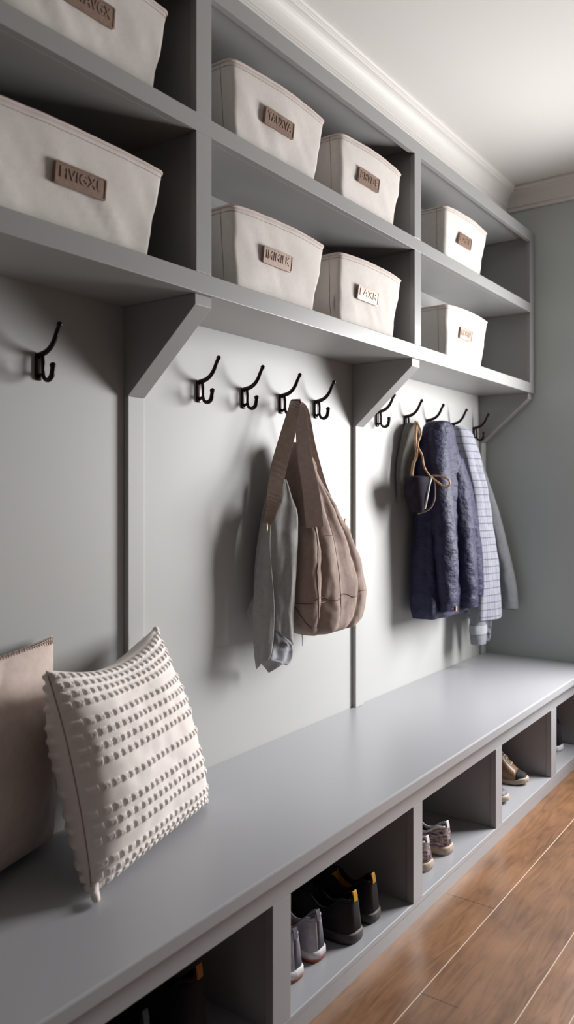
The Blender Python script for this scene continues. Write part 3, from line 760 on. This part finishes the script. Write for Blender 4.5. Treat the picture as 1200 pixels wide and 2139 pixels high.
# ------------------------------------------------------------------ shoes
def make_shoe(name, label, cat, loc, rz, upper_m, sole_m, lining_m, accent_m=None, L=.29, Wd=.098, H=.085, heelH=.105, sole=.028, laces=None, group=None, low=.5, mirror=1, boot=0, collar_m=None, toe_m=None, outsole=None, heel_lining=None, tab_m=None):
    """toe towards +X, heel at 0"""
    s = thing(name, label, cat, loc, rz, group)
    def half(t):  # half width at length fraction t
        P = [(0, .16), (.006, .34), (.016, .48), (.032, .60), (.06, .70), (.10, .755), (.25, .77), (.42, .74), (.6, .92), (.74, 1.0), (.86, .88), (.95, .62), (.98, .40), (1, .10)]
        for (a, b), (c, d) in zip(P, P[1:]):
            if t <= c: return (b + (d - b) * sstep(0, 1, (t - a) / (c - a)) if 0 else b + (d - b) * ((t - a) / (c - a)))* Wd / 2
        return 0
    def curve(t): return mirror * .010 * math.sin(t * pi) 
    # sole
    n = 28; ts = [.5 - .5 * math.cos(pi * i / n) for i in range(n + 1)]
    ring_ = [(t * L, half(t) + curve(t)) for t in ts] + [(t * L, -half(t) + curve(t)) for t in ts[-2:0:-1]]
    V = []; k = len(ring_)
    for e, z in ((.97, .002), (1.02, .0), (1.06, .010), (1.05, sole * .8), (.99, sole)):
        zz = z
        for x, y in ring_:
            xx = L / 2 + (x - L / 2) * (1 + (e - 1) * .5)
            tt = x / L; lift = .012 * sstep(.8, 1, tt)
            V.append((xx, (y - curve(tt)) * e + curve(tt), zz * (1 if tt < .3 else 1 - .25 * sstep(.3, .6, tt)) + lift))
    if outsole:
        mesh('outsole', [(x, y, z * .999 + (.0016 * abs(math.sin(x * 210)) if z > .004 else 0)) for x, y, z in V[:3 * k]], grid_faces(3, k, True) + [tuple(range(k)), tuple(range(2 * k, 3 * k))], outsole, s)
        V = [(x * .998 + .0003, y, z) for x, y, z in V[2 * k:]]; F = grid_faces(3, k, True) + [tuple(range(k)), tuple(range(2 * k, 3 * k))]
    else: F = grid_faces(5, k, True) + [tuple(range(k)), tuple(range(4 * k, 5 * k))]
    mesh('sole', V, F, sole_m, s)
    # upper with a well for the foot
    nt_, ns = 25, 40; V = []; lab = []
    for i in range(ns + 1):
        t = .5 - .5 * math.cos(pi * i / ns); t = .004 + t * .992
        hw = half(t) * .98
        topc = heelH if t < .12 else heelH + (H * .80 - heelH) * sstep(.10, .30, t)
        topc = topc + (H * 1.12 - H * .80) * sstep(.34, .50, t) if t < .5 else H * 1.12 + (.045 - H * 1.12) * sstep(.50, .92, t)
        if t > .92: topc = .045 * (1 - .45 * ((t - .92) / .08) ** 2)
        topc += boot * (1 - sstep(.42, .6, t))
        round_end = min(1, (t / .05)) ** .35 * min(1, ((1 - t) / .05)) ** .4
        open_ = sstep(.012, .045, t) * (1 - sstep(.46, .52, t))
        for j in range(nt_):
            u = -1 + 2 * j / (nt_ - 1)
            au = abs(u)
            # outline of the section: steep sides with a rounded top
            yy = math.copysign(min(1, au * 1.0) ** .9, u)
            prof = (1 - au ** (5 if t < .5 else 3.2)) ** (.5)
            y = yy * hw * (1 - .22 * prof * (1 if t < .5 else .3))
            z = sole * .8 + (topc - sole * .8) * prof * (round_end if t > .5 else 1)
            well = open_ * (1 - sstep(.55, .74, au))
            z = z * (1 - well) + (sole + .008) * well
            x = t * L - (0 if t > .1 else 0) + (.010 * (z / heelH) * sstep(.12, 0, t))
            V.append((x, y + curve(t), z)); lab.append(well)
    F = [tuple(range(nt_))] + grid_faces(ns + 1, nt_) + [tuple(range(ns * nt_, (ns + 1) * nt_))]
    fu = [f for f in F if sum(lab[i] for i in f) / len(f) < .30]; fl = [f for f in F if sum(lab[i] for i in f) / len(f) >= .30]
    # close the heel
    def sub(name_, faces, m, par, **kw):
        ids = sorted({i for f in faces for i in f}); mp = {a: b for b, a in enumerate(ids)}
        return mesh(name_, [V[i] for i in ids], [tuple(mp[i] for i in f) for f in faces], m, par, **kw)
    if toe_m:
        ft = [f for f in fu if V[f[0]][0] > L * .84]; fu = [f for f in fu if V[f[0]][0] <= L * .84]
        sub('toe_cap', ft, toe_m, s, solid=.003)
    if accent_m:
        fa = [f for f in fu if V[f[0]][0] < L * .22 and V[f[0]][2] < heelH * .62]; fu = [f for f in fu if f not in set(fa)]
        sub('heel_counter', fa, accent_m, s, solid=.003)
    if heel_lining:
        fh = [f for f in fl if V[f[0]][0] < L * .16 and V[f[0]][2] > heelH * .35]; fl = [f for f in fl if f not in set(fh)]
        if fh: sub('heel_lining', fh, heel_lining, s, solid=.002)
    sub('upper', fu, upper_m, s, solid=.0025); sub('lining', fl, lining_m, s)
    # padded collar edge and heel tab
    col = []
    rim_ids = []
    for i in range(ns + 1):
        t = .004 + (.5 - .5 * math.cos(pi * i / ns)) * .992
        if .02 < t < .48: rim_ids.append(i)
    jr = min(range(nt_), key=lambda j: abs((-1 + 2 * j / (nt_ - 1)) - .72)); jl = nt_ - 1 - jr
    loop = [V[i * nt_ + jr] for i in rim_ids][::-1] + [V[i * nt_ + jl] for i in rim_ids]
    MB().tube(loop, .0042, 8).build('collar', collar_m or upper_m, s)
    zt_ = heelH + boot; tb_ = MB().prism([(.0065, zt_ - heelH * .16), (.0085, zt_ - .004), (.0115, zt_ + .007), (.015, zt_ + .007), (.0135, zt_ - .004), (.0115, zt_ - heelH * .16)], -.009, .009)
    tb_.build('heel_tab', tab_m or collar_m or accent_m or upper_m, s, smooth=False, bev=.0012)
    # tongue + laces
    tg = []
    for i in range(9):
        t = .44 + .24 * i / 8; z = heelH * .92 + boot * (1 - sstep(.42, .6, t)) + (H * .78 - heelH * .92) * i / 8 + .006
        z = max(z, 0); tg.append((t, z))
    if laces:
        lm = MB(); zz = []
        for i in range(6):
            t = .50 + .05 * i; idx = min(range(ns + 1), key=lambda q: abs(.004 + (.5 - .5 * math.cos(pi * q / ns)) * .992 - t))
            c_ = Vector(V[idx * nt_ + nt_ // 2]) + Vector((0, 0, .005)); e_ = [Vector(V[idx * nt_ + nt_ // 2 + q]) + Vector((0, 0, .003)) for q in ((-4, 4) if i % 2 else (4, -4))]
            zz += [tuple(e_[0]), tuple(c_), tuple(e_[1])]
        zz += [tuple(Vector(zz[-1]) + Vector(v_)) for v_ in ((-.012, .006, .004), (-.02, .014, -.004))]
        lm.tube(spline(zz, 3), .0021, 6)
        lm.build('laces', laces, s)
    return s

def sm_(name, col, rough=.6, var=.15, sc=60): return mat(name, col, rough, bump=(350, .35, .0012), var=(sc, var))
blk = sm_('black_suede', (.010, .009, .013), .85); chr_ = sm_('charcoal_rubber', (.055, .048, .05)); yel = sm_('yellow_lining', (.62, .30, .015)); gry = sm_('lilac_grey_mesh', (.42, .39, .44)); drk = sm_('slate_mesh', (.10, .095, .12))
wht = sm_('white_rubber', (.66, .63, .66)); gum = sm_('red_gum_rubber', (.30, .085, .045)); brn = sm_('brown_leather', (.20, .115, .06), .4); tan = sm_('tan_rubber', (.42, .33, .26)); lnb = sm_('beige_lining', (.30, .20, .16)); lnk = sm_('dark_lining', (.012, .012, .016)); lce = sm_('pale_laces', (.6, .6, .62)); org = sm_('orange_lining', (.45, .16, .02)); 
knit = sm_('multicolour_knit', (.30, .25, .25), .8)
t_ = knit.node_tree; nn_ = t_.nodes.new('ShaderNodeTexNoise'); nn_.inputs['Scale'].default_value = 55; nn_.inputs['Detail'].default_value = 4; rp = t_.nodes.new('ShaderNodeValToRGB')
tcn = t_.nodes.new('ShaderNodeTexCoord'); mpn = t_.nodes.new('ShaderNodeMapping'); mpn.inputs['Scale'].default_value = (1, 1, 3.2)
t_.links.new(tcn.outputs['Object'], mpn.inputs[0]); t_.links.new(mpn.outputs[0], nn_.inputs['Vector']); t_.links.new(nn_.outputs['Fac'], rp.inputs['Fac'])
rp.color_ramp.elements[0].position = .34; rp.color_ramp.elements[0].color = (.03, .03, .06, 1); rp.color_ramp.elements[1].position = .68; rp.color_ramp.elements[1].color = (.55, .5, .5, 1)
for ps, cc in ((.43, (.12, .11, .16, 1)), (.50, (.35, .2, .17, 1)), (.58, (.30, .31, .32, 1))): e_ = rp.color_ramp.elements.new(ps); e_.color = cc
t_.links.new(rp.outputs[0], t_.nodes['Principled BSDF'].inputs['Base Color'])

CZ_ = .0835
A = pi   # heel outwards (+x), toe to the wall
make_shoe('sneaker', 'lilac-grey sneaker with white and red sole at the left of its cubby, nearest the stile', 'shoe', (.466, 1.628, CZ_), A, gry, wht, lnb, drk, group='shoes in the bench cubbies', heelH=.118, laces=lce, outsole=gum, mirror=1)
make_shoe('sneaker', 'lilac-grey sneaker with white and red sole, between its mate and the black shoe', 'shoe', (.464, 1.735, CZ_), A + .04, gry, wht, lnb, drk, group='shoes in the bench cubbies', heelH=.118, laces=lce, outsole=gum, mirror=-1)
make_shoe('trainer', 'black trainer with yellow lining, the left one of the pair', 'shoe', (.498, 1.865, CZ_), A - .04, blk, chr_, lnk, None, group='shoes in the bench cubbies', heelH=.125, H=.10, L=.30, Wd=.108, laces=blk, mirror=1, collar_m=blk, heel_lining=yel, tab_m=yel)
make_shoe('trainer', 'black trainer with yellow lining, the right one of the pair', 'shoe', (.488, 1.985, CZ_), A + .03, blk, chr_, yel, None, group='shoes in the bench cubbies', heelH=.125, H=.10, L=.30, Wd=.108, laces=blk, mirror=-1, collar_m=blk, heel_lining=yel, tab_m=yel)
make_shoe('running_shoe', 'multicoloured knit running shoe next to the left stile of its cubby', 'shoe', (.478, 2.355, CZ_), A, knit, tan, lnk, None, group='shoes in the bench cubbies', heelH=.10, L=.28, collar_m=wht, laces=gum)
make_shoe('running_shoe', 'multicoloured knit running shoe standing right of its mate', 'shoe', (.482, 2.500, CZ_), A - .03, knit, tan, lnk, None, group='shoes in the bench cubbies', heelH=.10, L=.28, collar_m=wht, laces=gum)
make_shoe('lace_up_shoe', 'brown lace-up shoe, toe outwards, at the left side of its cubby', 'shoe', (.195, 3.065, CZ_), -.12, brn, tan, lnk, None, group='shoes in the bench cubbies', heelH=.12, H=.11, laces=lce, toe_m=drk)
make_shoe('lace_up_shoe', 'brown lace-up shoe, toe outwards, right and behind its mate', 'shoe', (.19, 3.245, CZ_), .12, brn, tan, lnk, None, group='shoes in the bench cubbies', heelH=.12, H=.11, laces=lce, toe_m=blk, boot=.03)
make_shoe('court_shoe', 'dark shoe with red heel at the left of the farthest cubby', 'shoe', (.462, 3.640, CZ_), A, blk, gum, lnk, gum, group='shoes in the bench cubbies', heelH=.09)
make_shoe('court_shoe', 'dark shoe with pale sole in the farthest cubby, at the photo edge', 'shoe', (.46, 3.800, CZ_), A - .1, blk, wht, lnk, None, group='shoes in the bench cubbies', heelH=.11, boot=.04)
make_shoe('ankle_boot', 'black boot in the darkest near cubby, left of the orange-tabbed one', 'boot', (.45, 1.13, CZ_), A + .12, blk, chr_, lnk, None, group='boots in the near cubby', heelH=.14, H=.12, boot=.03)
make_shoe('ankle_boot', 'black boot with orange heel tab and lining in the darkest near cubby', 'boot', (.455, 1.285, CZ_), A + .05, blk, chr_, org, None, group='boots in the near cubby', heelH=.14, H=.12, boot=.05, tab_m=org)
